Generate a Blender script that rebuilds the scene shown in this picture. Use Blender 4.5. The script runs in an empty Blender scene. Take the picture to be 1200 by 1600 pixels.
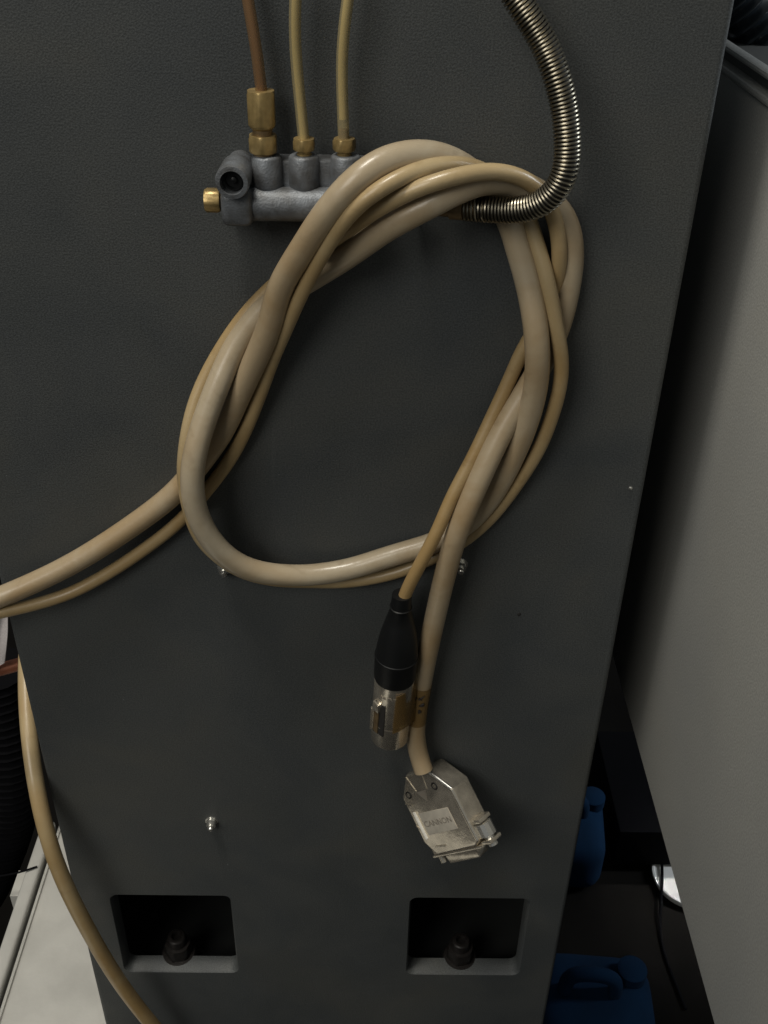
import bpy, bmesh, math, random
from mathutils import Vector, Matrix, noise
random.seed(7)
S = bpy.context.scene
COL = S.collection

# ------------------------------------------------------------------ camera
F = 1618.5                                   # focal length in photo pixels (1200 x 1600)
DIST = 0.370                                 # camera to machine panel
CAM = Vector((0.0, -DIST, 1.30))
down = Vector((-52, 2410, F)).normalized()
fwd = Vector((-4, -1087, F)); fwd = (fwd - down * fwd.dot(down)).normalized()
ZC = -down; YC = fwd; XC = YC.cross(ZC)      # world axes written in camera space (x right, y down, z forward)
rightW = Vector((XC.x, YC.x, ZC.x)); upW = -Vector((XC.y, YC.y, ZC.y)); backW = -Vector((XC.z, YC.z, ZC.z))
cam_d = bpy.data.cameras.new('camera'); cam = bpy.data.objects.new('camera', cam_d); COL.objects.link(cam)
m = Matrix((rightW, upW, backW)).transposed().to_4x4(); m.translation = CAM
cam.matrix_world = m
cam_d.sensor_fit = 'VERTICAL'; cam_d.sensor_height = 24.0; cam_d.lens = 24.0 * F / 1600
cam_d.clip_start = 0.01; cam_d.clip_end = 60
cam_d.dof.use_dof = False
S.camera = cam

def ray(x, y):
    c = Vector((x - 600, y - 800, F))
    return Vector((c.dot(XC), c.dot(YC), c.dot(ZC)))
def P(x, y, off=0.0):                        # point 'off' millimetres in front of the machine panel (plane Y = 0)
    r = ray(x, y); return CAM + r * ((DIST - off / 1000) / r.y)
def PX(x, y, X):
    r = ray(x, y); return CAM + r * ((X - CAM.x) / r.x)
def PZ(x, y, Z):
    r = ray(x, y); return CAM + r * ((Z - CAM.z) / r.z)

# ------------------------------------------------------------------ light
W = bpy.data.worlds.new('World'); S.world = W; W.use_nodes = True
bg = W.node_tree.nodes['Background']; bg.inputs[0].default_value = (0.90, 0.97, 1.0, 1); bg.inputs[1].default_value = 0.095
def lamp(name, loc, target, sx, sy, power, col):
    d = bpy.data.lights.new(name, 'AREA'); d.shape = 'RECTANGLE'; d.size = sx; d.size_y = sy
    d.energy = power; d.color = col
    o = bpy.data.objects.new(name, d); COL.objects.link(o); o.location = loc
    q = (Vector(target) - Vector(loc)).to_track_quat('-Z', 'Y'); o.rotation_euler = q.to_euler()
    return o
lamp('ceiling_lamp', (-0.42, -0.33, 3.05), (-0.1, -0.05, 1.0), 0.26, 0.62, 27.0, (1.0, 0.95, 0.85))
lamp('front_ceiling_light', (-1.25, -1.75, 2.55), (0, 0, 0.8), 1.2, 1.2, 24.0, (1.0, 0.965, 0.88))
lamp('room_lamp', (2.3, 0.5, 2.0), (0.3, 0.6, 0.0), 0.3, 0.9, 28.0, (0.88, 0.95, 1.0))
lo = lamp('far_aisle_lamp', (1.25, 1.05, 1.75), PZ(1074, 1385, .03), 0.06, 0.06, 0.05, (1.0, 0.98, 0.94)); lo.data.spread = math.radians(8)  # added narrow lamp, only brightens the white disc on the floor
S.view_settings.view_transform = 'Standard'; S.view_settings.look = 'None'
S.view_settings.exposure = 0.0; S.view_settings.gamma = 1.0

# ------------------------------------------------------------------ helpers
MM = 0.001

def mat(name, col, rough=0.5, metal=0.0, bump=0.0, bscale=800, var=0.0, vscale=30, spec=0.5, var_col=None, coat=0.0, detail=2.0):
    M = bpy.data.materials.new(name); M.use_nodes = True
    nt = M.node_tree; b = nt.nodes['Principled BSDF']
    b.inputs['Base Color'].default_value = (*col, 1); b.inputs['Roughness'].default_value = rough
    b.inputs['Metallic'].default_value = metal; b.inputs['Specular IOR Level'].default_value = spec
    b.inputs['Coat Weight'].default_value = coat
    tc = nt.nodes.new('ShaderNodeTexCoord')
    if var > 0:
        n = nt.nodes.new('ShaderNodeTexNoise'); n.inputs['Scale'].default_value = vscale; n.inputs['Detail'].default_value = 4
        nt.links.new(tc.outputs['Object'], n.inputs['Vector'])
        r = nt.nodes.new('ShaderNodeValToRGB')
        r.color_ramp.elements[0].position = 0.33; r.color_ramp.elements[1].position = 0.67
        c2 = var_col or tuple(c * (1 - var) for c in col)
        r.color_ramp.elements[0].color = (*c2, 1); r.color_ramp.elements[1].color = (*col, 1)
        nt.links.new(n.outputs['Fac'], r.inputs['Fac']); nt.links.new(r.outputs['Color'], b.inputs['Base Color'])
    if bump > 0:
        n = nt.nodes.new('ShaderNodeTexNoise'); n.inputs['Scale'].default_value = bscale; n.inputs['Detail'].default_value = detail
        nt.links.new(tc.outputs['Object'], n.inputs['Vector'])
        u = nt.nodes.new('ShaderNodeBump'); u.inputs['Strength'].default_value = bump; u.inputs['Distance'].default_value = 0.001
        nt.links.new(n.outputs['Fac'], u.inputs['Height']); nt.links.new(u.outputs['Normal'], b.inputs['Normal'])
    return M

M = {}
def worn_paint(name, col, fine, speck_scale, bump, bscale, mottle, tints, rough, marks):
    Mx = bpy.data.materials.new(name); Mx.use_nodes = True; nt = Mx.node_tree; L = nt.links; N_ = nt.nodes.new
    b = nt.nodes['Principled BSDF']; tc = N_('ShaderNodeTexCoord')
    def noise_(scale, detail, dist=0.0, vec=None):
        n = N_('ShaderNodeTexNoise'); n.inputs['Scale'].default_value = scale; n.inputs['Detail'].default_value = detail; n.inputs['Distortion'].default_value = dist
        L.new(vec or tc.outputs['Object'], n.inputs['Vector']); return n
    def ramp(src, stops):
        rp = N_('ShaderNodeValToRGB'); e = rp.color_ramp.elements
        for k, (p, c) in enumerate(stops):
            el = e[k] if k < 2 else e.new(p)
            el.position = p; el.color = (*c, 1) if len(c) == 3 else c
        L.new(src, rp.inputs['Fac']); return rp
    def mul(a, c, t='MULTIPLY', f=1.0):
        mx = N_('ShaderNodeMix'); mx.data_type = 'RGBA'; mx.blend_type = t
        if isinstance(f, float): mx.inputs['Factor'].default_value = f
        else: L.new(f, mx.inputs['Factor'])
        L.new(a, mx.inputs['A']) if not isinstance(a, tuple) else setattr(mx.inputs['A'], 'default_value', (*a, 1))
        L.new(c, mx.inputs['B']) if not isinstance(c, tuple) else setattr(mx.inputs['B'], 'default_value', (*c, 1))
        return mx.outputs['Result']
    sp = ramp(noise_(speck_scale, 2).outputs['Fac'], [(.35, (1 - fine,) * 3), (.65, (1 + fine,) * 3)])
    mo = ramp(noise_(mottle, 5, .6).outputs['Fac'], [(.3, tints[0]), (.5, tints[1]), (.7, tints[2])])
    c = mul(mul(col, sp.outputs['Color']), mo.outputs['Color'])
    # faint scratches: stretched thin noise bands, and sparse dust specks
    mp = N_('ShaderNodeMapping'); mp.inputs['Rotation'].default_value = (0, .5, 0); mp.inputs['Scale'].default_value = (90, 90, 4)
    L.new(tc.outputs['Object'], mp.inputs['Vector'])
    sc = ramp(noise_(1.0, 3, 0, mp.outputs['Vector']).outputs['Fac'], [(.70, (0, 0, 0)), (.74, (marks,) * 3)])
    c = mul(c, tuple(min(1, v * 2.2 + .03) for v in col), 'MIX', sc.outputs['Color'])
    du = ramp(noise_(420, 1).outputs['Fac'], [(.80, (0, 0, 0)), (.83, (.6, .6, .6))])
    c = mul(c, tuple(min(1, v * 2.5 + .05) for v in col), 'MIX', du.outputs['Color'])
    L.new(c, b.inputs['Base Color'])
    ro = ramp(noise_(mottle * 1.7, 4).outputs['Fac'], [(.3, (rough - .12,) * 3), (.7, (rough + .1,) * 3)]); L.new(ro.outputs['Color'], b.inputs['Roughness'])
    u = N_('ShaderNodeBump'); u.inputs['Strength'].default_value = bump; u.inputs['Distance'].default_value = .001
    L.new(noise_(bscale, 2).outputs['Fac'], u.inputs['Height']); L.new(u.outputs['Normal'], b.inputs['Normal'])
    return Mx
M['machine'] = worn_paint('machine_paint', (0.057, 0.0615, 0.0615), .26, 1500, .16, 1500, 16, ((.82, .85, .90), (1, 1, 1), (1.15, 1.10, 1.03)), .6, .10)
M['cabinet'] = worn_paint('cabinet_paint', (0.335, 0.334, 0.315), .12, 1100, .12, 1100, 9, ((.93, .94, .96), (1, 1, 1), (1.04, 1.03, 1.0)), .6, .12)
def jacket(name, clean, soiled, rough, amount):
    Mx = bpy.data.materials.new(name); Mx.use_nodes = True; nt = Mx.node_tree; L = nt.links; N_ = nt.nodes.new
    b = nt.nodes['Principled BSDF']; tc = N_('ShaderNodeTexCoord'); at = N_('ShaderNodeAttribute'); at.attribute_name = 'grime'
    def noise_(scale, detail, dist=0.0):
        n = N_('ShaderNodeTexNoise'); n.inputs['Scale'].default_value = scale; n.inputs['Detail'].default_value = detail; n.inputs['Distortion'].default_value = dist
        L.new(tc.outputs['Object'], n.inputs['Vector']); return n.outputs['Fac']
    def math_(op, a, c):
        m_ = N_('ShaderNodeMath'); m_.operation = op; m_.use_clamp = True
        for k, q in enumerate((a, c)):
            if isinstance(q, float): m_.inputs[k].default_value = q
            else: L.new(q, m_.inputs[k])
        return m_.outputs[0]
    def rng_(src, a, c):
        m_ = N_('ShaderNodeMapRange'); m_.inputs['From Min'].default_value = a; m_.inputs['From Max'].default_value = c; L.new(src, m_.inputs['Value']); return m_.outputs[0]
    soil = math_('ADD', math_('MULTIPLY', at.outputs['Fac'], .95), math_('MULTIPLY', rng_(noise_(35, 6, .8), .38, .68), amount))
    mx = N_('ShaderNodeMix'); mx.data_type = 'RGBA'; mx.inputs['A'].default_value = (*clean, 1); mx.inputs['B'].default_value = (*soiled, 1); L.new(soil, mx.inputs['Factor'])
    sc = math_('MULTIPLY', rng_(noise_(110, 6, .6), .60, .78), .30)      # scuffs
    m2 = N_('ShaderNodeMix'); m2.data_type = 'RGBA'; L.new(mx.outputs['Result'], m2.inputs['A']); m2.inputs['B'].default_value = (soiled[0] * .45, soiled[1] * .42, soiled[2] * .40, 1); L.new(sc, m2.inputs['Factor'])
    L.new(m2.outputs['Result'], b.inputs['Base Color'])
    b.inputs['Coat Weight'].default_value = .22; b.inputs['Coat Roughness'].default_value = .18
    rr = math_('ADD', math_('MULTIPLY', soil, .16), rough); L.new(rr, b.inputs['Roughness'])
    u = N_('ShaderNodeBump'); u.inputs['Strength'].default_value = .10; u.inputs['Distance'].default_value = .001; L.new(noise_(420, 4), u.inputs['Height']); L.new(u.outputs['Normal'], b.inputs['Normal'])
    return Mx
M['thick'] = jacket('thick_cable_jacket', (0.455, 0.392, 0.288), (0.315, 0.22, 0.115), .28, .5)
M['thin'] = jacket('thin_cable_jacket', (0.44, 0.345, 0.20), (0.34, 0.225, 0.095), .32, .5)
M['cast'] = mat('cast_zinc', (0.185, 0.20, 0.22), 0.48, metal=0.35, bump=0.22, bscale=1300, var=0.5, vscale=140, var_col=(0.085, 0.085, 0.085), detail=5)
M['brass'] = mat('brass', (0.46, 0.33, 0.14), 0.36, metal=0.55, bump=0.1, bscale=400, var=0.35, vscale=250)
M['dull_brass'] = mat('dull_brass', (0.30, 0.21, 0.11), 0.5, metal=0.7, var=0.4, vscale=200)
M['wire'] = mat('spring_wire', (0.32, 0.29, 0.225), 0.34, metal=1.0, var=0.35, vscale=120)
M['dark_core'] = mat('dark_liner', (0.012, 0.011, 0.01), 0.7)
M['rubber'] = mat('black_rubber', (0.006, 0.0065, 0.007), 0.45, spec=0.3, bump=0.06, bscale=500)
M['black'] = mat('black_plastic', (0.005, 0.005, 0.006), 0.9, spec=0.05)
M['nickel'] = mat('nickel_plate', (0.84, 0.77, 0.65), 0.22, metal=0.85, bump=0.06, bscale=600, var=0.25, vscale=220)
M['plate'] = mat('satin_plate', (0.50, 0.46, 0.39), 0.45, metal=0.25, var=0.15, vscale=300)
M['bright_edge'] = mat('bright_worn_edge', (0.85, 0.82, 0.74), 0.4, metal=0.1)  # pale colour stands in for light caught on the bevel
M['ink'] = mat('ink', (0.02, 0.015, 0.012), 0.6)
M['engrave'] = mat('engraving', (0.27, 0.24, 0.20), 0.6, metal=0.4)
M['white_metal'] = mat('white_enamel', (0.60, 0.59, 0.55), 0.45, bump=0.1, bscale=300, var=0.18, vscale=30)
M['screw'] = mat('zinc_screw', (0.75, 0.74, 0.70), 0.25, metal=0.9)
M['blue'] = mat('blue_plastic', (0.003, 0.024, 0.065), 0.95, spec=0.2, var=0.4, vscale=12)
M['white_plastic'] = mat('white_plastic', (0.82, 0.81, 0.78), 0.4)
M['floor'] = mat('dark_floor', (0.010, 0.009, 0.008), 0.9, spec=0.05, bump=0.3, bscale=40, var=0.4, vscale=6)
M['rag'] = mat('grey_cloth', (0.45, 0.42, 0.42), 0.9, bump=0.3, bscale=900)
M['copper'] = mat('red_brown_copper', (0.36, 0.13, 0.07), 0.45, metal=0.4, var=0.3, vscale=80)
M['hose_dark'] = mat('ribbed_dark_plastic', (0.014, 0.020, 0.026), 0.22, spec=0.8)
M['oil_brown'] = mat('amber_oil', (0.10, 0.05, 0.018), 0.3)
M['oil_pale'] = mat('pale_oil', (0.52, 0.44, 0.23), 0.35)
M['oil_mid'] = mat('brown_oil', (0.13, 0.075, 0.035), 0.35)
M['oily'] = mat('oily_black', (0.014, 0.015, 0.015), 0.8, spec=0.1)  # near-black colour puts the hollow's shade into the cavity walls
M['oily_steel'] = mat('oily_steel', (0.018, 0.016, 0.015), 0.4, metal=0.3, spec=0.4)
M['seam'] = mat('seam_shadow_paint', (0.10, 0.10, 0.095), 0.7)

def clear_mat(name, col, fac):               # translucent plastic: part clear, part milky
    Mx = bpy.data.materials.new(name); Mx.use_nodes = True; nt = Mx.node_tree
    b = nt.nodes['Principled BSDF']; b.inputs['Base Color'].default_value = (*col, 1); b.inputs['Roughness'].default_value = 0.25
    t = nt.nodes.new('ShaderNodeBsdfTransparent'); t.inputs[0].default_value = (0.95, 0.88, 0.70, 1)
    mx = nt.nodes.new('ShaderNodeMixShader'); mx.inputs[0].default_value = fac
    nt.links.new(t.outputs[0], mx.inputs[1]); nt.links.new(b.outputs[0], mx.inputs[2])
    nt.links.new(mx.outputs[0], nt.nodes['Material Output'].inputs['Surface'])
    return Mx
M['tube'] = clear_mat('nylon_tube', (0.58, 0.50, 0.30), 0.33)
M['tube_brown'] = clear_mat('amber_tube', (0.26, 0.155, 0.085), 0.45)
M['tape'] = clear_mat('amber_tape', (0.20, 0.13, 0.055), 0.50)

# ---- mesh builders: everything in world coordinates, shifted to the parent's origin on linking
class MB:
    def __init__(s): s.v = []; s.f = []
    def add(s, vs, fs):
        n = len(s.v); s.v += [Vector(a) for a in vs]; s.f += [tuple(i + n for i in f) for f in fs]; return s
    def ring_stack(s, rings, caps=(True, True), closed=True):
        n = len(s.v); k = len(rings[0])
        for r in rings: s.v += [Vector(a) for a in r]
        for i in range(len(rings) - 1):
            for j in range(k if closed else k - 1):
                a = n + i * k + j; b = n + i * k + (j + 1) % k
                s.f.append((a, b, b + k, a + k))
        if caps[0]: s.f.append(tuple(n + j for j in reversed(range(k))))
        if caps[1]: s.f.append(tuple(n + (len(rings) - 1) * k + j for j in range(k)))
        return s
    def lathe(s, o, axis, prof, segs=24, phase=0.0, caps=(True, True), ref=None):
        """prof: list of (distance along axis, radius)"""
        o = Vector(o); a = Vector(axis).normalized()
        r = Vector(ref) if ref else (Vector((0, 0, 1)) if abs(a.z) < 0.9 else Vector((1, 0, 0)))
        u = (r - a * r.dot(a)).normalized(); w = a.cross(u)
        rings = [[o + a * t + (u * math.cos(phase + 2 * math.pi * j / segs) + w * math.sin(phase + 2 * math.pi * j / segs)) * rad for j in range(segs)] for t, rad in prof]
        return s.ring_stack(rings, caps)
    def hexnut(s, o, axis, length, rad, phase=0.0, ref=None):
        o = Vector(o); ch = rad * 0.16
        # hexagonal body with chamfered ends: rings of 12 so that chamfers bite into the corners
        a = Vector(axis).normalized(); r = Vector(ref) if ref else (Vector((0, 0, 1)) if abs(a.z) < 0.9 else Vector((1, 0, 0)))
        u = (r - a * r.dot(a)).normalized(); w = a.cross(u)
        def ring(t, kind):
            out = []
            for j in range(24):
                th = phase + 2 * math.pi * j / 24; loc = (th - phase) % (math.pi / 3) - math.pi / 6
                hx = rad * math.cos(math.pi / 6) / math.cos(loc)
                q = hx if kind else min(hx, rad * 0.885)
                out.append(o + a * t + (u * math.cos(th) + w * math.sin(th)) * q)
            return out
        return s.ring_stack([ring(0, 0), ring(ch, 1), ring(length - ch, 1), ring(length, 0)])
    def box(s, M4, hx, hy, hz):
        vs = [M4 @ Vector((x, y, z)) for x in (-hx, hx) for y in (-hy, hy) for z in (-hz, hz)]
        return s.add(vs, [(0, 1, 3, 2), (4, 6, 7, 5), (0, 4, 5, 1), (2, 3, 7, 6), (0, 2, 6, 4), (1, 5, 7, 3)])
    def boxw(s, a, b):
        a = Vector(a); b = Vector(b); c = (a + b) / 2; h = (b - a) / 2
        return s.box(Matrix.Translation(c), abs(h.x), abs(h.y), abs(h.z))
    def prism(s, M4, poly, z0, z1):
        n = len(poly)
        vs = [M4 @ Vector((x, y, z0)) for x, y in poly] + [M4 @ Vector((x, y, z1)) for x, y in poly]
        fs = [tuple(reversed(range(n))), tuple(range(n, 2 * n))] + [(i, (i + 1) % n, n + (i + 1) % n, n + i) for i in range(n)]
        return s.add(vs, fs)
    def tube(s, pts, rad, segs=16, caps=(True, True)):
        fr = frames(pts)
        rings = []
        for i, (p, u, w) in enumerate(fr):
            rr = rad(i / (len(fr) - 1)) if callable(rad) else rad
            rings.append([p + (u * math.cos(2 * math.pi * j / segs) + w * math.sin(2 * math.pi * j / segs)) * rr for j in range(segs)])
        return s.ring_stack(rings, caps)
    def link(s, name, material, parent=None, bevel=0.0, bseg=2, smooth=True, angle=40, loc=None):
        o0 = Vector((0, 0, 0))
        if parent: o0 = wloc(parent)
        elif loc is not None: o0 = Vector(loc)
        elif s.v:
            xs = [v.x for v in s.v]; ys = [v.y for v in s.v]; zs = [v.z for v in s.v]
            o0 = Vector(((min(xs) + max(xs)) / 2, (min(ys) + max(ys)) / 2, min(zs)))
        me = bpy.data.meshes.new(name); me.from_pydata([v - o0 for v in s.v], [], s.f)
        bm = bmesh.new(); bm.from_mesh(me)
        bmesh.ops.recalc_face_normals(bm, faces=bm.faces)
        if bevel > 0:
            es = [e for e in bm.edges if len(e.link_faces) == 2 and e.calc_face_angle(0) > math.radians(28)]
            bmesh.ops.bevel(bm, geom=es, offset=bevel, segments=bseg, affect='EDGES', profile=0.6, clamp_overlap=True)
        bm.to_mesh(me); bm.free()
        if smooth:
            for p in me.polygons: p.use_smooth = True
            try: me.set_sharp_from_angle(angle=math.radians(angle))
            except Exception: pass
        me.materials.append(material)
        o = bpy.data.objects.new(name, me); COL.objects.link(o)
        if parent: o.parent = parent
        else: o.location = o0
        return o
def wloc(o):
    p = Vector(o.location)
    while o.parent: o = o.parent; p += Vector(o.location)
    return p
def tag(o, label=None, cat=None, group=None, kind=None):
    if label: o['label'] = label
    if cat: o['category'] = cat
    if group: o['group'] = group
    if kind: o['kind'] = kind
    return o
def thing(name, label, cat, loc, group=None):
    o = bpy.data.objects.new(name, None); COL.objects.link(o); o.location = loc; o.empty_display_size = 0.02
    return tag(o, label, cat, group)

def spline(pts, step=0.0022):                # centripetal Catmull-Rom through world points
    p = [Vector(q) for q in pts]; p = [p[0] * 2 - p[1]] + p + [p[-1] * 2 - p[-2]]
    out = []
    for i in range(1, len(p) - 2):
        a, b, c, d = p[i - 1:i + 3]
        t0 = 0; t1 = t0 + max((b - a).length, 1e-6) ** .5; t2 = t1 + max((c - b).length, 1e-6) ** .5; t3 = t2 + max((d - c).length, 1e-6) ** .5
        n = max(2, int((c - b).length / step))
        for k in range(n):
            t = t1 + (t2 - t1) * k / n
            A1 = a * ((t1 - t) / (t1 - t0)) + b * ((t - t0) / (t1 - t0)); A2 = b * ((t2 - t) / (t2 - t1)) + c * ((t - t1) / (t2 - t1)); A3 = c * ((t3 - t) / (t3 - t2)) + d * ((t - t2) / (t3 - t2))
            B1 = A1 * ((t2 - t) / (t2 - t0)) + A2 * ((t - t0) / (t2 - t0)); B2 = A2 * ((t3 - t) / (t3 - t1)) + A3 * ((t - t1) / (t3 - t1))
            out.append(B1 * ((t2 - t) / (t2 - t1)) + B2 * ((t - t1) / (t2 - t1)))
    out.append(p[-2]); return out
def smooth_path(p, it=6):
    for _ in range(it):
        p = [p[0]] + [(p[i - 1] + p[i] * 2 + p[i + 1]) / 4 for i in range(1, len(p) - 1)] + [p[-1]]
    return p
def frames(pts):
    out = []; u = None
    for i, p in enumerate(pts):
        t = (pts[min(i + 1, len(pts) - 1)] - pts[max(i - 1, 0)]).normalized()
        if u is None:
            r = Vector((0, 1, 0)) if abs(t.y) < 0.9 else Vector((1, 0, 0)); u = (r - t * r.dot(t)).normalized()
        else:
            u = (u - t * u.dot(t)).normalized()
        out.append((p, u, t.cross(u)))
    return out
def path(lst, it=8, step=0.0022): return smooth_path(spline([P(*q) for q in lst], step), it)
def letters(txt, M4, height, thick, material, name, parent):
    c = bpy.data.curves.new(name, 'FONT'); c.body = txt; c.size = height; c.extrude = thick; c.align_x = 'CENTER'; c.align_y = 'CENTER'
    c.resolution_u = 2
    o = bpy.data.objects.new(name, c); COL.objects.link(o)
    dg = bpy.context.evaluated_depsgraph_get(); me = bpy.data.meshes.new_from_object(o.evaluated_get(dg))
    bpy.data.objects.remove(o); bpy.data.curves.remove(c)
    o0 = wloc(parent)
    me.transform(Matrix.Translation(-o0) @ M4); me.materials.clear(); me.materials.append(material)
    ob = bpy.data.objects.new(name, me); COL.objects.link(ob); ob.parent = parent
    return ob
def frame_matrix(o, x, y, z):
    m = Matrix((Vector(x).normalized(), Vector(y).normalized(), Vector(z).normalized())).transposed().to_4x4(); m.translation = Vector(o); return m

# ------------------------------------------------------------------ setting
FLOOR = 0.0
mb = MB().add([(-12, -6, 0), (12, -6, 0), (12, 14, 0), (-12, 14, 0)], [(0, 1, 2, 3)])
tag(mb.link('floor', M['floor'], smooth=False), 'dark workshop floor far below the machine', kind='structure')

# ------------------------------------------------------------------ machine
XL, XR = -0.1672, 0.1154
ZT, ZB = 1.62, 0.55
cab = thing('machine_cabinet', 'dark grey painted machine back panel with two square pockets at its foot', 'machine', (0, 0.3, FLOOR))
def rrect(x0, z0, x1, z1, r, k=5):
    out = []
    for cx, cz, a0 in ((x1 - r, z1 - r, 0), (x0 + r, z1 - r, 90), (x0 + r, z0 + r, 180), (x1 - r, z0 + r, 270)):
        for i in range(k + 1):
            a = math.radians(a0 + 90 * i / k); out.append((cx + r * math.cos(a), cz + r * math.sin(a)))
    return out
pockets = [(-0.1475, 1.3 - 0.5905, -0.0775, 1.3 - 0.5145), (0.0247, 1.3 - 0.5905, 0.0945, 1.3 - 0.5145)]
bm = bmesh.new(); edges = []
br = 0.0022
def loop(pts, y):
    vs = [bm.verts.new((x, y, z)) for x, z in pts]
    return vs
outer = loop([(XL + br, ZB), (XR - br, ZB), (XR - br, ZT), (XL + br, ZT)], 0)
def closed_edges(vs): return [bm.edges.new((vs[i], vs[(i + 1) % len(vs)])) for i in range(len(vs))]
E_ = closed_edges(outer)
for pk in pockets: E_ += closed_edges(loop(rrect(*pk, 0.005), 0))
bmesh.ops.triangle_fill(bm, use_beauty=True, use_dissolve=False, edges=E_)
# rounded vertical corners and the two sides, back and ends
body = MB()
def side(xc, sgn):
    prof = []
    for i in range(5):
        a = math.radians(90 * i / 4); prof.append((xc - sgn * br + sgn * br * math.sin(a), br - br * math.cos(a)))
    prof.append((xc, 0.6))
    r0 = [Vector((x, y, ZB)) for x, y in prof]; r1 = [Vector((x, y, ZT)) for x, y in prof]
    body.ring_stack([r0, r1], (False, False), closed=False)
side(XL, -1); side(XR, 1)
body.add([(XL, 0.6, ZB), (XR, 0.6, ZB), (XR, 0.6, ZT), (XL, 0.6, ZT)], [(0, 1, 2, 3)])
body.add([(XL, 0.0, ZT + .0005), (XR, 0.0, ZT + .0005), (XR, 0.6, ZT + .0005), (XL, 0.6, ZT + .0005)], [(0, 1, 2, 3)])
bm.verts.ensure_lookup_table(); bm.verts.index_update()
body.add([v.co.copy() for v in bm.verts], [tuple(v.index for v in f.verts) for f in bm.faces]); bm.free()
body.link('body', M['machine'], cab, angle=30)
base = MB().boxw((XL - 0.004, -0.003, 0.50), (XR + 0.004, 0.62, 0.5495)); base.link('plinth', M['machine'], cab, bevel=0.002)
foot = MB().boxw((XL + 0.02, 0.05, FLOOR), (XR - 0.02, 0.58, 0.4995)); foot.link('pedestal', M['machine'], cab, bevel=0.004)
for pk in pockets:
    pm = MB()
    a = rrect(*pk, 0.005)
    cx, cz = (pk[0] + pk[2]) / 2, (pk[1] + pk[3]) / 2
    def ringy(y, g): return [Vector((x + (1 if x > cx else -1) * g, y, z + (1 if z > cz else -1) * g)) for x, z in a]
    pm.ring_stack([ringy(0.0, 0.0), ringy(0.0014, -0.0010), ringy(0.0105, -0.0012)], (False, False))
    po = pm.link('mounting_pocket', M['machine'], cab, angle=50)
    cv = MB(); cv.ring_stack([ringy(0.0105, -0.0012), ringy(0.0106, 0.012), ringy(0.14, 0.012)], (False, True))
    cv.link('cavity', M['oily'], po, angle=30)
    b = MB(); bx = cx - 0.004 + (0.003 if cx > 0 else 0); zf = pk[1] + 0.0012
    yb = 0.0135 if cx < 0 else 0.0125
    b.lathe((bx, yb, zf - .016), (0, 0, 1), [(0, .0105), (.0150, .0105), (.0160, .0098), (.0161, .0078)], 28)
    b.hexnut((bx, yb, zf + .0001), (0, 0, 1), 0.009, 0.0085, 0.2)
    b.lathe((bx, yb, zf + .009), (0, 0, 1), [(0, .0055), (.006, .0055), (.0068, .0048), (.0068, .0032), (.004, .0030)], 20)
    b.link('anchor_bolt', M['oily_steel'], po)
def panel_screw(x, y, r, h, label):
    c = P(x, y, 0); sm = MB()
    sm.lathe(c + Vector((0, 0.0005, 0)), (0, -1, 0), [(0, r * 1.5), (.0008, r * 1.5), (.0009, r * 1.0)], 20)
    sm.hexnut(c + Vector((0, -0.0003, 0)), (0, -1, 0), h, r * 1.15, 0.3)
    sm.lathe(c + Vector((0, -h, 0)), (0, -1, 0), [(0, r * .62), (.0022, r * .62), (.0028, r * .42)], 14)
    tag(sm.link('panel_screw', M['screw'], cab), label)
panel_screw(331, 1283, 0.0023, 0.0035, 'bright zinc screw alone above the left pocket')
panel_screw(352, 886, 0.0024, 0.0035, 'zinc screw half hidden under the cable loop')
panel_screw(719, 882, 0.0023, 0.0035, 'zinc screw beside the thick hanging cable')
for x, y in ((985, 762), (811, 959)):
    d = MB().lathe(P(x, y, -0.3), (0, -1, 0), [(0, .0009), (.0006, .0008), (.0009, .0004)], 10); d.link('rivet_pin', M['screw'] if y < 900 else M['dark_core'], cab)

# ------------------------------------------------------------------ side cabinet at the right
XW = XR + 0.031
zb = PX(1115, 1600, XW).z
z3 = PX(1200, 168, XW).z                      # top of the main sheet
z2a = PX(1200, 152, XW).z; z2b = PX(1200, 167, XW).z
z1a = PX(1200, 111, XW).z; z1b = PX(1200, 123, XW).z
side_c = thing('side_cabinet', 'light grey sheet metal cabinet side standing right of the dark machine', 'cabinet', (XW + 0.15, -0.05, zb))
YA, YB = -0.60, 0.42
MB().boxw((XW, YA, zb), (XW + 0.80, YB, z3)).link('side_panel', M['cabinet'], side_c, bevel=0.0015)
MB().boxw((XW - 0.0015, YA, z2b + 0.0004), (XW + 0.006, YB, z2a)).link('lower_rail', M['cabinet'], side_c, bevel=0.0012)
MB().boxw((XW - 0.0015, YA, z1b), (XW + 0.004, YB, z1a)).link('upper_rail', M['cabinet'], side_c, bevel=0.0012)
MB().boxw((XW + 0.0042, YA + .002, z3 + .0002), (XW + 0.798, YB - .002, z1b - 0.001)).link('recessed_strip', M['seam'], side_c)
# legs at the far side so that it stands
for y in (YA + .04, YB - .04):
    MB().boxw((XW + 0.74, y - .02, FLOOR), (XW + 0.78, y + .02, zb - .0003)).link('leg', M['cabinet'], side_c, bevel=.002)

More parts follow.
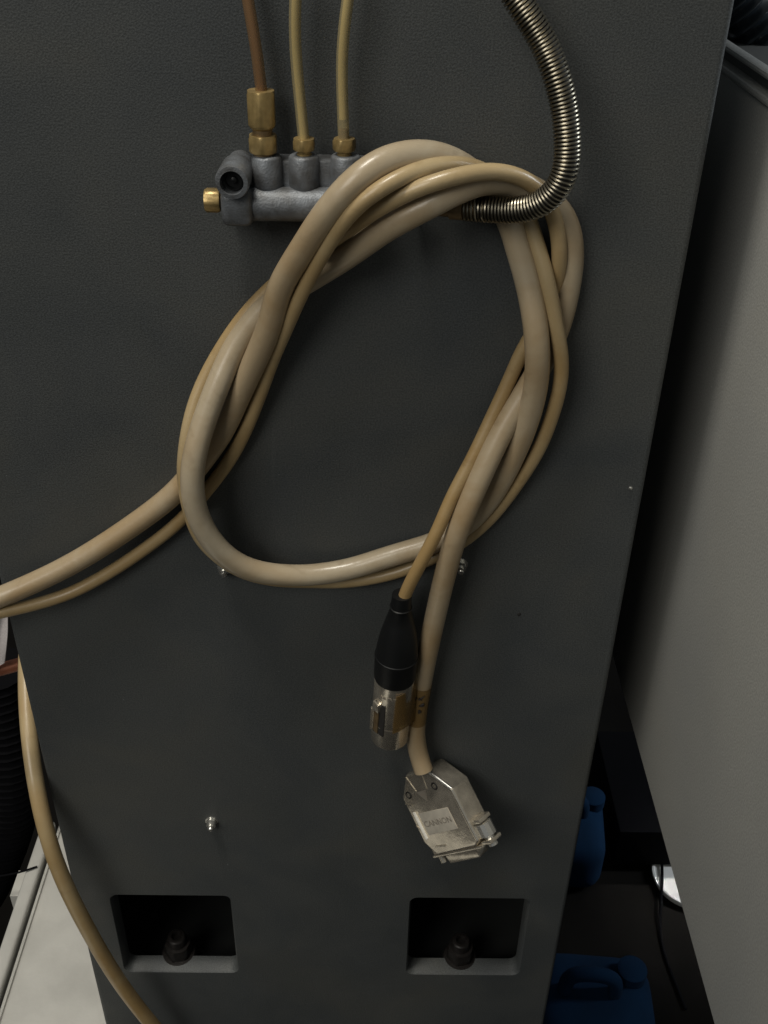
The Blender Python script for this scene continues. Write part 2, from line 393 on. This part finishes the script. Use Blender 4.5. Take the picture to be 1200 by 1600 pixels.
# ------------------------------------------------------------------ oil manifold
mo = P(470, 340, 0)
man = thing('oil_manifold', 'grey cast oil distribution block with three brass outlets on the dark panel', 'manifold', mo)
b = MB()
cL = P(386, 318, 12); cR = P(600, 321, 12)
ax = (cR - cL).normalized()
prof = [(0, .0058), ((cR - cL).length, .0058)]
b.lathe(cL, ax, prof, 28)
b.link('manifold_bar', M['cast'], man, bevel=.0006)
b = MB(); q0 = P(370, 345, 12); q1 = P(370, 290, 12)
zc0, zc1 = q0.z, q1.z
MB().boxw((P(344, 315, 18).x, -0.0195, zc0), (P(394, 315, 18).x, 0.0, zc1)).link('end_block', M['cast'], man, bevel=.003, bseg=3)
b = MB().boxw((cL.x + .004, -0.010, P(470, 328, 10).z), (cR.x - .004, 0.0, P(470, 252, 10).z)); b.link('back_plate', M['cast'], man, bevel=.001)
bosses = []
for x in (416.5, 474.5, 540):
    t = P(x, 243, 9.5); bo = P(x, 307, 12.5); bo.x = t.x
    b = MB(); L = t.z - bo.z
    b.lathe((t.x, t.y, t.z), (0, 0, -1), [(-.0003, .0042), (0, .0048), (.0006, .0052), (L * .72, .0054), (L * .9, .0050), (L, .0036), (L + .0012, .0015)], 28)
    bosses.append(tag(b.link('outlet_boss', M['cast'], man), None)); bosses[-1]['_t'] = 0; del bosses[-1]['_t']
# pressure port facing out
pc = P(364, 284, 23); pz = Vector((pc.x, 0.0, pc.z))
b = MB()
b.lathe((pc.x, 0, pc.z), (-0.02, -1, -0.02), [(0, .0044), (.007, .0046), (.009, .0056), (.0218, .0058), (.023, .0054), (.0232, .0040), (.0195, .0037), (.0195, .0002)], 32, caps=(True, False))
port = b.link('pressure_port', M['cast'], man)
b = MB(); tip = Vector((pc.x, -.0193, pc.z)); b.lathe(tip, (0, -1, 0), [(0, .0036), (.0016, .0036), (.0018, .0030), (.0009, .0026), (.0009, .0012), (.002, .0010), (.0023, .0004)], 24)
b.link('port_insert', M['rubber'], port)
# left brass plug
pl = P(344, 313, 12); b = MB(); b.hexnut(pl, (-1, 0, 0), .0052, .0042, 0.5); b.link('end_plug', M['brass'], man)
b = MB(); ts = P(474, 225, 9.5)
def z_at(x, y, off): return P(x, y, off).z
fit = []
x = P(412, 225, 9.5).x; yv = -0.0095
def hexv(x, ztop, zbot, r, ph): b = MB(); b.hexnut((x, yv, zbot), (0, 0, 1), ztop - zbot, r, ph); return b
x1 = P(411, 223, 9.5).x
hexv(x1, z_at(411, 210, 9.5), z_at(411, 237, 9.5), .0052, .5236).link('hex_nut', M['brass'], man)
MB().lathe((x1, yv, z_at(411, 245, 9.5)), (0, 0, 1), [(0, .0034), (z_at(411, 195, 9.5) - z_at(411, 245, 9.5), .0034)], 20).link('thread_neck', M['dull_brass'], man)
x1b = P(408.5, 170, 9.5).x
hexv(x1b, z_at(408, 141, 9.5), z_at(408, 196, 9.5), .0051, .55).link('union_nut', M['brass'], man)
MB().lathe((x1b, yv, z_at(408, 203, 9.5)), (0, 0, 1), [(0, .0030), (.0010, .0042), (.0022, .0042)], 24).link('union_collar', M['brass'], man)
for xx, y0, y1 in ((475, 216, 234), (538, 216, 235)):
    xw = P(xx, 225, 9.5).x
    hexv(xw, z_at(xx, y0, 9.5), z_at(xx, y1, 9.5), .0040, .45 if xx < 500 else .2).link('hex_nut', M['brass'], man)
    MB().lathe((xw, yv, z_at(xx, y1 + 13, 9.5)), (0, 0, 1), [(0, .0026), (.0016, .0026), (.0018, .0022), (z_at(xx, y1, 9.5) - z_at(xx, y1 + 13, 9.5), .0022)], 18).link('thread_neck', M['brass'], man)
# outlet at the right end for the spring hose
b = MB(); b.hexnut(P(598, 321, 12), ax, .010, .0058, .3); b.link('outlet_nut', M['dull_brass'], man)

def oil_tube(pts, outer, core, label, low=None):
    pp = smooth_path(spline([P(*q) for q in pts], .003), 6)
    t = thing('oil_tube', label, 'tube', pp[0], 'oil tubes rising from the manifold')
    MB().tube(pp, .00195, 18, (False, False)).link('tube_wall', M[outer], t)
    n = len(pp)
    if low:
        k = max(2, int(n * low)); MB().tube(pp[:k], .0017, 12).link('oil_column', M['oil_brown'], t)
        MB().tube(pp[k:], .0013, 12).link('oil_column', M[core], t)
    else: MB().tube(pp, .0012, 12).link('oil_column', M[core], t)
oil_tube([(408.5, 143, 9.5), (404, 100, 9.5), (396, 50, 9), (388, 5, 8), (380, -45, 7)], 'tube_brown', 'oil_mid', 'brown oil tube leaving the tall double brass nut')
oil_tube([(474.5, 218, 9.5), (470, 170, 9.5), (464, 110, 10), (460, 45, 11), (461, 0, 12), (464, -45, 12)], 'tube', 'oil_pale', 'plain pale yellow oil tube on the middle outlet')
oil_tube([(537, 218, 9.5), (535.5, 170, 9.5), (533.5, 100, 10), (537, 45, 11), (543, 0, 11), (550, -45, 11)], 'tube', 'oil_pale', 'pale yellow oil tube with dark oil standing in its lower end', low=.165)

# ------------------------------------------------------------------ spring hose
hp = [(726, 325, 12), (755, 327, 14), (790, 328.5, 17), (828, 325, 21), (858, 309, 24), (879, 282, 25.5), (886, 250, 25), (886, 210, 24), (882, 170, 23), (870, 120, 22), (851, 70, 20), (828, 30, 19), (808, -2, 18), (780, -50, 17)]
hpp = smooth_path(spline([P(*q) for q in hp], .0006), 40)
hose = thing('spring_hose', 'steel spring wound hose bending down into the manifold end', 'hose', hpp[0])
MB().tube(hpp[::4], .0036, 16).link('inner_tube', M['dark_core'], hose)
fr = frames(hpp); L = [0.0]
for i in range(1, len(hpp)): L.append(L[-1] + (hpp[i] - hpp[i - 1]).length)
pitch = .00128; R0 = .0041; hel = []; turns = L[-1] / pitch; NS = 18; j = 0
for k in range(int(turns * NS)):
    s = k / NS * pitch
    while j < len(L) - 2 and L[j + 1] < s: j += 1
    f_ = (s - L[j]) / (L[j + 1] - L[j]); p = fr[j][0].lerp(fr[j + 1][0], f_); u = fr[j][1]; w = fr[j][2]
    a = 2 * math.pi * k / NS
    hel.append(p + (u * math.cos(a) + w * math.sin(a)) * R0)
MB().tube(hel, .00047, 6).link('wire_coil', M['wire'], hose)
d0 = (hpp[12] - hpp[0]).normalized()
MB().lathe(hpp[0], -d0, [(-.004, .0036), (0, .0036), (.0002, .0042), (.005, .0042), (.0053, .0034), (.012, .0034), (.0122, .0044), (.020, .0044)], 24).link('end_fitting', M['dull_brass'], hose)

# ------------------------------------------------------------------ thick cable with its plug
RT, RN = .00475, .00285
T = [(-140, 985, 20), (-60, 955, 17), (0, 933, 13), (107, 884, 9), (213, 817, 6), (275, 768, 5), (325, 707, 5), (348, 673, 5.5), (377, 610, 8), (421, 510, 14), (437, 450, 17), (477, 383, 22), (510, 333, 26), (560, 278, 27), (605, 249, 22), (660, 240, 16), (705, 250, 10), (745, 277, 5.5), (780, 315, 4.8), (800, 350, 4.8), (805, 372, 5.5), (824, 437, 9.5), (836, 500, 14), (840, 550, 15), (838, 600, 13), (824, 658, 10), (800, 717, 7), (770, 772, 5), (730, 818, 4.6), (685, 846, 5), (633, 862, 6), (600, 872, 7), (550, 888, 8), (492, 898, 10), (450, 899, 12), (405, 894, 14), (368, 880, 16.5), (342, 859, 18.5), (322, 833, 20), (306, 798, 21), (300, 757, 21.5), (303, 715, 20.5), (320, 655, 16), (341, 600, 12), (367, 543, 7), (415, 480, 4.8), (460, 450, 5.5), (516, 416, 10), (556, 390, 15), (587, 367, 18), (610, 352, 20), (660, 325, 23), (712, 298, 21), (745, 284, 17), (780, 281, 13), (822, 291, 8.5), (860, 315, 5.5), (886, 348, 4.8), (893, 400, 4.8), (889, 437, 4.8), (877, 496, 4.8), (856, 550, 4.8), (826, 605, 5.5), (789, 665, 9), (762, 720, 13), (736, 778, 16), (714, 833, 17), (697, 892, 15), (682, 955, 12), (667, 1025, 9), (660, 1062, 8), (652, 1108, 8), (649, 1150, 9.5), (655, 1183, 12), (662, 1204, 15)]
tp = path(T)
def soil(o, pth, segs, keys):
    idx = sorted((min(range(len(pth)), key=lambda i: (pth[i] - P(*k[:3])).length), k[3]) for k in keys)
    at = o.data.attributes.new('grime', 'FLOAT', 'POINT')
    for v in range(len(o.data.vertices)):
        i = min(v // segs, len(pth) - 1); g = idx[0][1] if i <= idx[0][0] else idx[-1][1]
        for (a, ga), (c, gc) in zip(idx, idx[1:]):
            if a <= i <= c and c > a: g = ga + (gc - ga) * (i - a) / (c - a); break
        at.data[v].value = g
dc = thing('data_cable', 'thicker beige cable coiled in the loop and ending in a flat metal plug', 'cable', P(520, 560, 0))
soil(MB().tube(tp, RT, 20).link('cable_jacket', M['thick'], dc), tp, 20, [(0, 933, 13, .55), (213, 817, 6, .5), (348, 673, 5.5, .6), (437, 450, 17, .75), (510, 333, 26, .5), (605, 249, 22, .1), (705, 250, 10, 0), (824, 437, 9.5, .35), (800, 717, 7, .5), (600, 872, 7, .1), (492, 898, 10, 0), (300, 757, 21.5, .05), (367, 543, 7, .35), (587, 367, 18, .3), (712, 298, 21, .3), (889, 437, 4.8, .4), (736, 778, 16, .55), (667, 1025, 9, .5)])
# hood: local frame (u across, v along towards the pins, n out of the front)
def rot(a, b_, c):
    return Matrix.Rotation(c, 3, 'Z') @ Matrix.Rotation(b_, 3, 'Y') @ Matrix.Rotation(a, 3, 'X')
R3 = rot(-.207, -.768, -.569)
U = R3.col[0].copy(); V = -R3.col[2].copy(); N = -R3.col[1].copy()
HC = P(690, 1272, 20) - Vector((0, 0, 0))
def HM(u, v, n): return HC + (U * u + V * v + N * n) * MM
HF = frame_matrix(HC, U, V, N)                # columns u, v, n (metres)
if HF.determinant() < 0: HF = frame_matrix(HC, U, V, -N); SGN = -1
else: SGN = 1
def pr(poly, n0, n1): return MB().prism(HF, [(u * MM, v * MM) for u, v in poly], SGN * n0 * MM, SGN * n1 * MM)
uc = -3.4
hood = pr([(uc - 8.4, -24.2), (uc + 8.0, -24.4), (uc + 19, -11.5), (uc + 19, 17.5), (uc + 15.5, 20), (uc - 14.5, 21), (uc - 19.6, 13), (uc - 19.2, -12.5)], -13.5, 0).link('connector_hood', M['nickel'], dc, bevel=.0013, bseg=3)
pr([(uc - 18.9, -11), (uc + 18.7, -11), (uc + 18.7, 17), (uc - 18.7, 12.5)], -7.05, -6.75)
# raised frame ridge and name plate
pr([(-16.2, -3.0), (6.4, -2.8), (6.4, 9.0), (-16.4, 9.4)], -.3, .35).link('name_plate', M['plate'], hood, bevel=.0003)
pr([(-19.4, -4.5), (-17.5, -4.0), (-17.7, 11.0), (-19.6, 11.5)], -.3, .9).link('side_ridge', M['bright_edge'], hood, bevel=.0006)
pr([(14.1, -10), (15.3, -10), (15.3, 17), (14.1, 17)], -.3, .5).link('side_ridge', M['nickel'], hood, bevel=.0004)
for e0, e1, rr in (((uc + 8.3, -23.6), (uc + 18.5, -11.4), .0009), ((uc + 18.3, -10.8), (uc + 18.4, 17.0), .00055)):
    MB().tube([HM(*e0, -.25), HM(*e1, -.25)], rr, 10).link('edge_bead', M['screw'], hood)  # polished bead added along the chamfer to carry its highlight
for poly in ([(-15.5, 15.5), (-8, 16), (-8, 16.8), (-15.5, 16.3)], [(-22.0, 3), (-19.9, 5.5), (-19.9, 6.3), (-22.0, 3.8)], [(-22, -9.8), (-17.5, -8), (-17.5, -7.3), (-22, -9.1)], [(-12.6, -23.2), (-11.9, -23.2), (-9.6, -14.5), (-10.3, -14.5)], [(-.4, -23.4), (.3, -23.4), (-1.2, -14.5), (-1.9, -14.5)]):
    pr(poly, -.2, .35).link('raised_rib', M['nickel'], hood)
pr([(-10.5, -14), (-2.8, -14), (-5.4, -8.2)], -.4, .12).link('arrow_mark', M['engrave'], hood)
for u_, v_ in ((-16.6, -13.5), (4.7, -14.8)):
    b = MB(); b.lathe(HM(u_, v_, -.4), N, [(0, .0021), (.00055, .0021), (.0007, .0017), (.00045, .0015), (.00045, .0002)], 20, caps=(True, True))
    cs = b.link('clamp_screw', M['dark_core'], hood)
    b = MB(); b.lathe(HM(u_, v_, 0.0), N, [(0, .0012), (.0003, .0012)], 14); b.link('screw_head', M['nickel'], hood)
letters('CANNON', frame_matrix(HM(-4.9, 3.4, .40), U, -V, U.cross(-V)), .0046, .00012, M['engrave'], 'lettering', hood)
fl = pr([(uc - 19, 21.0), (uc + 19, 20.2), (uc + 19, 21.6), (uc - 19, 22.4)], -12.8, -.8).link('connector_flange', M['nickel'], dc, bevel=.0004)
pr([(uc - 12.5, 22.2), (uc + 12.5, 21.4), (uc + 11.5, 27), (uc - 11.5, 27.6)], -11, -2.8).link('connector_shell', M['nickel'], fl, bevel=.001)
for sg in (-1, 1):
    b = MB(); o = HM(uc + sg * 16.6, 12, -6.8)
    if sg > 0: o = HM(uc + 22.0, 10.2, -5.6)
    else: o = HM(uc - 19.5, 15, -6.8)
    k_ = 1.35 if sg > 0 else 1.0
    b.lathe(o, V, [(0, .0026 * k_), (.0003, .0033 * k_), (.0068, .0033 * k_), (.0072, .0026 * k_), (.0074, .0019 * k_), (.0125, .0019 * k_), (.0128, .0014 * k_)], 12)
    b.link('jackscrew', M['screw'] if sg > 0 else M['nickel'], dc, angle=20)
    if sg > 0:
        pr([(uc + 18.6, 7.0), (uc + 24.6, 7.5), (uc + 24.6, 9.6), (uc + 18.6, 9.6)], -10.5, -1.5).link('screw_bracket', M['nickel'], dc, bevel=.0005)
        pr([(uc + 18.6, 18.8), (uc + 25.2, 18.8), (uc + 25.2, 20.8), (uc + 18.6, 20.6)], -10.5, -1.5).link('screw_bracket', M['nickel'], dc, bevel=.0005)
# amber marker tape around the cable, with a flag and handwriting
seg = [p for p in tp[-70:] if P(0, 1140, 0).z < 9]
def near(px, py, off):
    q = P(px, py, off); return min(range(len(tp) - 60, len(tp)), key=lambda i: (tp[i] - q).length)
i0, i1 = near(660, 1066, 8), near(651, 1128, 8.5)
tape = MB().tube(tp[i0:i1 + 1], RT + .0004, 20, (False, False)).link('marker_tape', M['tape'], dc)
c0, c1 = tp[i0 + 6], tp[i1 + 3 if i1 + 3 < len(tp) else i1]
cols = [(P(651, 1068, 14.2), P(647, 1127, 14.4)), (P(640, 1079, 19.5), P(635, 1136, 19.5)), (P(629, 1086, 23), P(624, 1143, 22.5)), (P(619, 1090, 24), P(613, 1147, 23.5))]
fl2 = MB(); tk = Vector((0, .0004, 0)); nb = len(cols)
ring_f = [a for a, _ in cols] + [c for _, c in reversed(cols)]
nn = len(ring_f)
fl2.add(ring_f + [v + tk for v in ring_f], [(i, i + 1, nn - 2 - i, nn - 1 - i) for i in range(nb - 1)] + [(nn + nn - 1 - i, nn + nn - 2 - i, nn + i + 1, nn + i) for i in range(nb - 1)] + [(i, (i + 1) % nn, nn + (i + 1) % nn, nn + i) for i in range(nn)])
fl2.link('tape_flag', M['tape'], dc)
def hand(strokes, name):
    b = MB()
    for s_ in strokes: b.tube(smooth_path(spline([P(*q) for q in s_], .0006), 2), .00045, 6)
    b.link(name, M['ink'], tape)
hand([[(654, 1094, 13.1), (660, 1090, 12.9), (664, 1087, 12.2)], [(655, 1091, 13.1), (659, 1094, 13)]], 'handwriting')
hand([[(657, 1103, 13.1), (662, 1099, 12.8), (661, 1104, 12.9), (655, 1103, 13.2)]], 'handwriting')
hand([[(653, 1111, 13.3), (657, 1110, 13.2), (657, 1114, 13.2), (653, 1114, 13.3)]], 'handwriting')
hand([[(648, 1094, 13.2), (651, 1090, 13.2)], [(648, 1100, 13.3), (646, 1106, 13.1)], [(645, 1111, 13), (641, 1118, 12.6), (637, 1126, 12.5)]], 'handwriting')

# ------------------------------------------------------------------ thin cable with its round plug
Nn = [(-140, 996, 24), (-60, 973, 19), (0, 957, 14), (53, 945, 10), (107, 928, 6), (160, 901, 4), (213, 867, 3.2), (277, 818, 3), (320, 770, 3), (356, 723, 3.2), (380, 680, 4), (407, 613, 6), (426, 560, 9), (448, 510, 13), (463, 475, 16), (483, 433, 19), (512, 383, 24), (533, 350, 27), (563, 317, 30), (610, 285, 29), (660, 263, 23), (710, 256, 16), (750, 264, 8), (800, 295, 4), (822, 330, 5), (835.5, 370, 7), (845.5, 400, 9.5), (855, 437, 12), (863, 475, 13.5), (872, 525, 13.5), (878, 562, 12), (876, 600, 11), (861, 655, 9), (843, 700, 7), (815, 746, 5), (775, 800, 3.2), (747, 828, 3), (710, 855, 3), (673, 873, 3), (625, 893, 3.5), (580, 904, 4), (530, 910, 5), (492, 909, 6), (430, 907, 7), (375, 893, 8.5), (336, 867, 11), (310, 838, 13.5), (296.5, 800, 14.5), (288, 760, 15), (287, 725, 15), (292, 682, 14), (301, 640, 11), (319, 593, 7), (347, 543, 4.5), (369, 510, 4), (396, 477, 3), (440, 435, 2.9), (500, 388, 11), (530, 368, 18.5), (560, 346, 22), (610, 315, 25), (660, 291, 28), (710, 276, 27), (742, 269, 24), (772, 267, 21), (803, 272, 18), (832, 287, 14.5), (854, 310, 11), (867, 340, 9.5), (873, 370, 9.5), (875, 400, 9.5), (873, 425, 8.5), (866, 455, 5), (848, 495, 3), (816, 548, 3), (795, 596, 3.5), (766, 658, 7), (738, 717, 11), (707, 775, 15), (682, 833, 18), (652, 890, 18), (632, 930, 16), (628, 945, 15.5)]
npth = path(Nn)
ac = thing('audio_cable', 'thinner beige cable coiled in the loop and ending in a black round plug', 'cable', P(500, 620, 0))
soil(MB().tube(npth, RN, 16).link('cable_jacket', M['thin'], ac), npth, 16, [(0, 957, 14, .5), (407, 613, 6, .5), (533, 350, 27, .35), (660, 263, 23, 0), (855, 437, 12, .3), (876, 600, 11, .4), (580, 904, 4, .3), (292, 682, 14, .1), (347, 543, 6, .6), (560, 346, 19, .45), (737, 269, 24, .1), (875, 400, 9.5, .6), (738, 717, 11, .7), (652, 890, 18, .95)])
a0 = P(628, 929, 16); a1 = P(607, 1168, 11.5)
axp = (a1 - a0); LL = axp.length; axp.normalize()
pu = (Vector((0, -1, 0)) - axp * Vector((0, -1, 0)).dot(axp)).normalized(); pw = axp.cross(pu)
if pw.x < 0: pw = -pw
def tl(y, r=0.0): # distance along plug axis for a photo row
    best = 0
    for i in range(400):
        q = a0 + axp * (LL * i / 380) + pu * r
        c = q - CAM; zz = c.dot(-backW); yy = -c.dot(upW) / zz * F + 800
        if yy <= y: best = LL * i / 380
    return best
b = MB(); pf = []
for y, r in ((929, .0030), (931, .0043), (958, .0046), (960, .0050), (962, .0046), (985, .0064), (1010, .0082), (1030, .0092), (1046, .0098), (1047, .0101), (1050, .0101), (1051, .0099), (1078, .0098), (1082, .0092)):
    pf.append((tl(y, r if y > 929 else 0), r))
b.lathe(a0, axp, pf, 36, caps=(True, True), ref=(0, -1, 0)); boot = b.link('strain_relief_boot', M['rubber'], ac)
tA, tB = tl(1080, .0092), tl(1174, .0092)
b = MB(); b.lathe(a0, axp, [(tA, .0094), (tB - .0006, .0092), (tB, .0088), (tB, .0080), (tB - .010, .0078), (tB - .010, .0005)], 40, caps=(True, True), ref=(0, -1, 0)); shell = b.link('plug_shell', M['nickel'], ac)
# surface frame on the plug at a chosen azimuth (0 = towards the camera, negative = to the left)
def surf(t, az, r): return a0 + axp * t + (pu * math.cos(az) + pw * math.sin(az)) * r
def pframe(t, az, r):
    n = (pu * math.cos(az) + pw * math.sin(az)); y = -axp; x = y.cross(n)
    return frame_matrix(surf(t, az, r), x, y, n)
def tp_(y): return tl(y, .0090)
def slab(y0, y1, az, hw, r, hz, name, m_, bev=0.0003):
    MB().box(pframe((tp_(y0) + tp_(y1)) / 2, az, r), hw, abs(tp_(y1) - tp_(y0)) / 2, hz).link(name, M[m_], shell, bevel=bev)
slab(1106, 1153, -.72, .0031, .0085, .0008, 'latch_slot', 'dark_core', 0)
slab(1118, 1152, -.92, .0017, .0090, .0007, 'latch_lever', 'dull_brass')  # brown tone painted in for a reflection on the lever
slab(1106, 1119, -.90, .0021, .0096, .0011, 'latch_button', 'nickel', .0005)
slab(1128, 1160, -1.52, .0008, .0094, .0006, 'key_rib', 'nickel')
b = MB().lathe(a0, axp, [(tp_(1142), .00938), (tp_(1142) + .0004, .00938)], 40, caps=(False, False), ref=(0, -1, 0)); b.link('seam_ring', M['engrave'], shell)
b = MB()
ltr = 'NEUTRIK'
for i, ch in enumerate(ltr):
    az = -.62 + i * .115
    letters(ch, pframe(tp_(1094), az, .0094), .0024, .00012, M['engrave'], 'lettering', shell)

# ------------------------------------------------------------------ cable hanging at the left edge of the machine
def PY(x, y, Y): return P(x, y, -Y)
lc = [PY(48, 930, 75), PY(42, 985, 62), PY(38, 1040, 46), PY(39, 1100, 28), PY(45, 1165, 8), PY(56, 1235, -10), PY(69, 1300, -17), PY(87, 1355, -21), PY(111, 1403, -22), PY(146, 1469, -22), PY(185, 1534, -20), PY(228, 1590, -18), PY(280, 1650, -14), PY(330, 1710, -10)]
lp = smooth_path(spline(lc, .003), 120)
b = MB().tube(lp, .0043, 18).link('loose_cable', M['thin'])
at = b.data.attributes.new('grime', 'FLOAT', 'POINT')
for v in range(len(b.data.vertices)): at.data[v].value = min(1, max(0.05, v / 18 / len(lp) * 1.3 - .15))
tag(b, 'beige cable hanging free past the lower left corner of the machine', 'cable')

# ------------------------------------------------------------------ pale tray at lower left
ZTR = 1.3 - 0.70
tray = thing('machine_tray', 'off white enamel tray with a raised rail at the lower left', 'tray', (-0.35, 0.0, ZTR - .05))
def tz(x, y, z=ZTR): return PZ(x, y, z)
xe = XL - 0.0015
yfar = tz(80, 1262).y
xin = tz(52, 1425).x
MB().boxw((xin - .0, -0.35, ZTR - .012), (xe, yfar, ZTR)).link('tray_top', M['white_metal'], tray, bevel=.001)
xa = tz(18, 1425, ZTR + .008).x; xb_ = tz(40, 1425, ZTR + .008).x
MB().boxw((xa, -0.35, ZTR - .02), (xb_, yfar - .02, ZTR + .008)).link('rail', M['white_metal'], tray, bevel=.0025, bseg=3)
MB().boxw((tz(40, 1425).x + .0003, -0.35, ZTR - .018), (tz(52, 1425).x - .0003, yfar - .02, ZTR - .006)).link('rail_groove', M['seam'], tray)
MB().boxw((tz(50, 1425).x, -0.35, ZTR - .004), (tz(55, 1425).x, yfar, ZTR + .0022)).link('bead', M['white_metal'], tray, bevel=.001)
for (x, y) in ((xb_ - .015, -.3), (xb_ - .015, yfar - .06)):
    MB().boxw((x - .012, y - .012, FLOOR), (x + .012, y + .012, ZTR - .0201)).link('leg', M['white_metal'], tray)

# small things beyond the left edge
def ribbed(name, pts, r, pitch, depth, material, label, cat, segs=18):
    pp = smooth_path(spline(pts, pitch / 6), 20); fr = frames(pp); b = MB(); rings = []; s = 0
    for i, (p, u, w) in enumerate(fr):
        if i: s += (p - fr[i - 1][0]).length
        rr = r + depth * math.cos(2 * math.pi * s / pitch)
        rings.append([p + (u * math.cos(2 * math.pi * j / segs) + w * math.sin(2 * math.pi * j / segs)) * rr for j in range(segs)])
    b.ring_stack(rings); o = b.link(name, M[material]); tag(o, label, cat); return o
ribbed('corrugated_conduit', [PY(-10, 1045, 190), PY(2, 1110, 190), PY(12, 1180, 190), PY(14, 1250, 195), PY(-5, 1330, 210), PY(-50, 1420, 230), PY(-120, 1480, 260)], .022, .008, .0022, 'black', 'matt black ribbed conduit in the dark left of the machine', 'conduit')
ribbed('corrugated_hose', [PY(1070, -117, 130), PY(1110, -55, 130), PY(1157, 19, 130), PY(1205, 94, 130), PY(1260, 180, 130)], .0105, .0055, .0016, 'hose_dark', 'glossy black corrugated hose above the side cabinet at the top right', 'hose')
b = MB(); nu, nv = 14, 10; g = []
for i in range(nu):
    for j_ in range(nv):
        x = -30 + 42 * i / (nu - 1) - 0.10 * max(0, (j_ / (nv - 1)) * 100 - 50); y = 930 + 130 * j_ / (nv - 1)
        y -= 40 * (i / (nu - 1)) * (j_ / (nv - 1)) ** 2 * .6
        g.append(PY(x, y, 90 + 1.6 * math.sin(i * .7 + j_ * .25) + 1.0 * math.sin(j_ * .8)))
fs = [(i * nv + j_, i * nv + j_ + 1, (i + 1) * nv + j_ + 1, (i + 1) * nv + j_) for i in range(nu - 1) for j_ in range(nv - 1)]
n0 = len(g); off = Vector((0, .0015, 0))
b.add(g + [q + off for q in g], fs + [tuple(n0 + k for k in reversed(f)) for f in fs]
      + [(j_, j_ + 1, n0 + j_ + 1, n0 + j_) for j_ in range(nv - 1)] + [((nu - 1) * nv + j_ + 1, (nu - 1) * nv + j_, n0 + (nu - 1) * nv + j_, n0 + (nu - 1) * nv + j_ + 1) for j_ in range(nv - 1)]
      + [((i + 1) * nv, i * nv, n0 + i * nv, n0 + (i + 1) * nv) for i in range(nu - 1)] + [(i * nv + nv - 1, (i + 1) * nv + nv - 1, n0 + (i + 1) * nv + nv - 1, n0 + i * nv + nv - 1) for i in range(nu - 1)])
tag(b.link('hanging_rag', M['rag']), 'pale grey rag hanging at the left edge under the two cables', 'rag')
b = MB().tube([PY(-60, 1062, 100), PY(8, 1044, 100), PY(40, 1035, 100), PY(70, 1027, 100)], .004, 14)
tag(b.link('copper_pipe', M['copper']), 'red brown pipe stub behind the grey rag at the left edge', 'pipe')
b = MB().tube(smooth_path(spline([PZ(-60, 1372, ZTR + .010), PZ(0, 1369, ZTR + .010), PZ(35, 1362, ZTR + .0105), PZ(58, 1354, ZTR + .0098)], .004), 3), .0008, 8)
tag(b.link('black_wire', M['black']), 'short black wire lying over the pale tray rail', 'wire')

# ------------------------------------------------------------------ things on the floor in the gap at the right
def canister(base, w, d, h, tilt, label):
    t = thing('blue_canister', label, 'canister', base, 'blue canisters on the floor in the gap')
    R = Matrix.Translation(base) @ Matrix.Rotation(tilt, 4, 'Z')
    c = MB().box(R @ Matrix.Translation((0, 0, h / 2)), w / 2, d / 2, h / 2); c.link('body', M['blue'], t, bevel=min(w, d) * .36, bseg=6)
    MB().tube(smooth_path(spline([R @ Vector((-w * .25, 0, h - .004)), R @ Vector((-w * .22, 0, h + .03)), R @ Vector((w * .12, 0, h + .03)), R @ Vector((w * .15, 0, h - .004))], .008), 3), .009, 12).link('handle', M['blue'], t)
    MB().lathe(R @ Vector((w * .3, d * .2, h - .004)), (0, 0, 1), [(0, .018), (.016, .018), (.018, .015)], 20).link('cap', M['blue'], t)
canister(PZ(905, 1412, 0) + Vector((-.01, .08, 0)), .10, .13, .10, -.12, 'blue plastic canister farther back in the dark gap')
canister(PZ(918, 1690, 0) + Vector((0, .04, 0)), .15, .13, .13, -.08, 'blue plastic canister nearest in the dark gap at the bottom')
pw_ = PZ(1078, 1366, .014)
disc = MB().lathe((pw_.x, pw_.y, .0), (0, 0, 1), [(0, .050), (.011, .055), (.014, .0545), (.0145, .052), (.0125, .050)], 40)
tag(disc.link('white_lid', M['white_plastic']), 'round white plastic lid on the floor below the side cabinet edge', 'lid')  # white disc made up in place of a lit patch of floor
c1_ = PZ(1034, 1345, .018); c2_ = PZ(1033, 1405, .013); c3_ = PZ(1033, 1470, .003)
tag(MB().tube(smooth_path(spline([c1_ + Vector((0, .12, 0)), c1_, c2_, c3_, c3_ + Vector((.01, -.1, 0))], .01), 3), .0022, 8).link('thin_cable', M['black']), 'thin black cord crossing the white lid on the floor', 'cord')
k0 = PZ(1010, 1352, .016); 
tag(MB().boxw((k0.x - .05, k0.y, .0160), (k0.x + .16, k0.y + .2, .09)).link('dark_box', M['black'], bevel=.004), 'black box resting across the back of the white lid', 'box')  # added to cut the bright patch off straight at its back
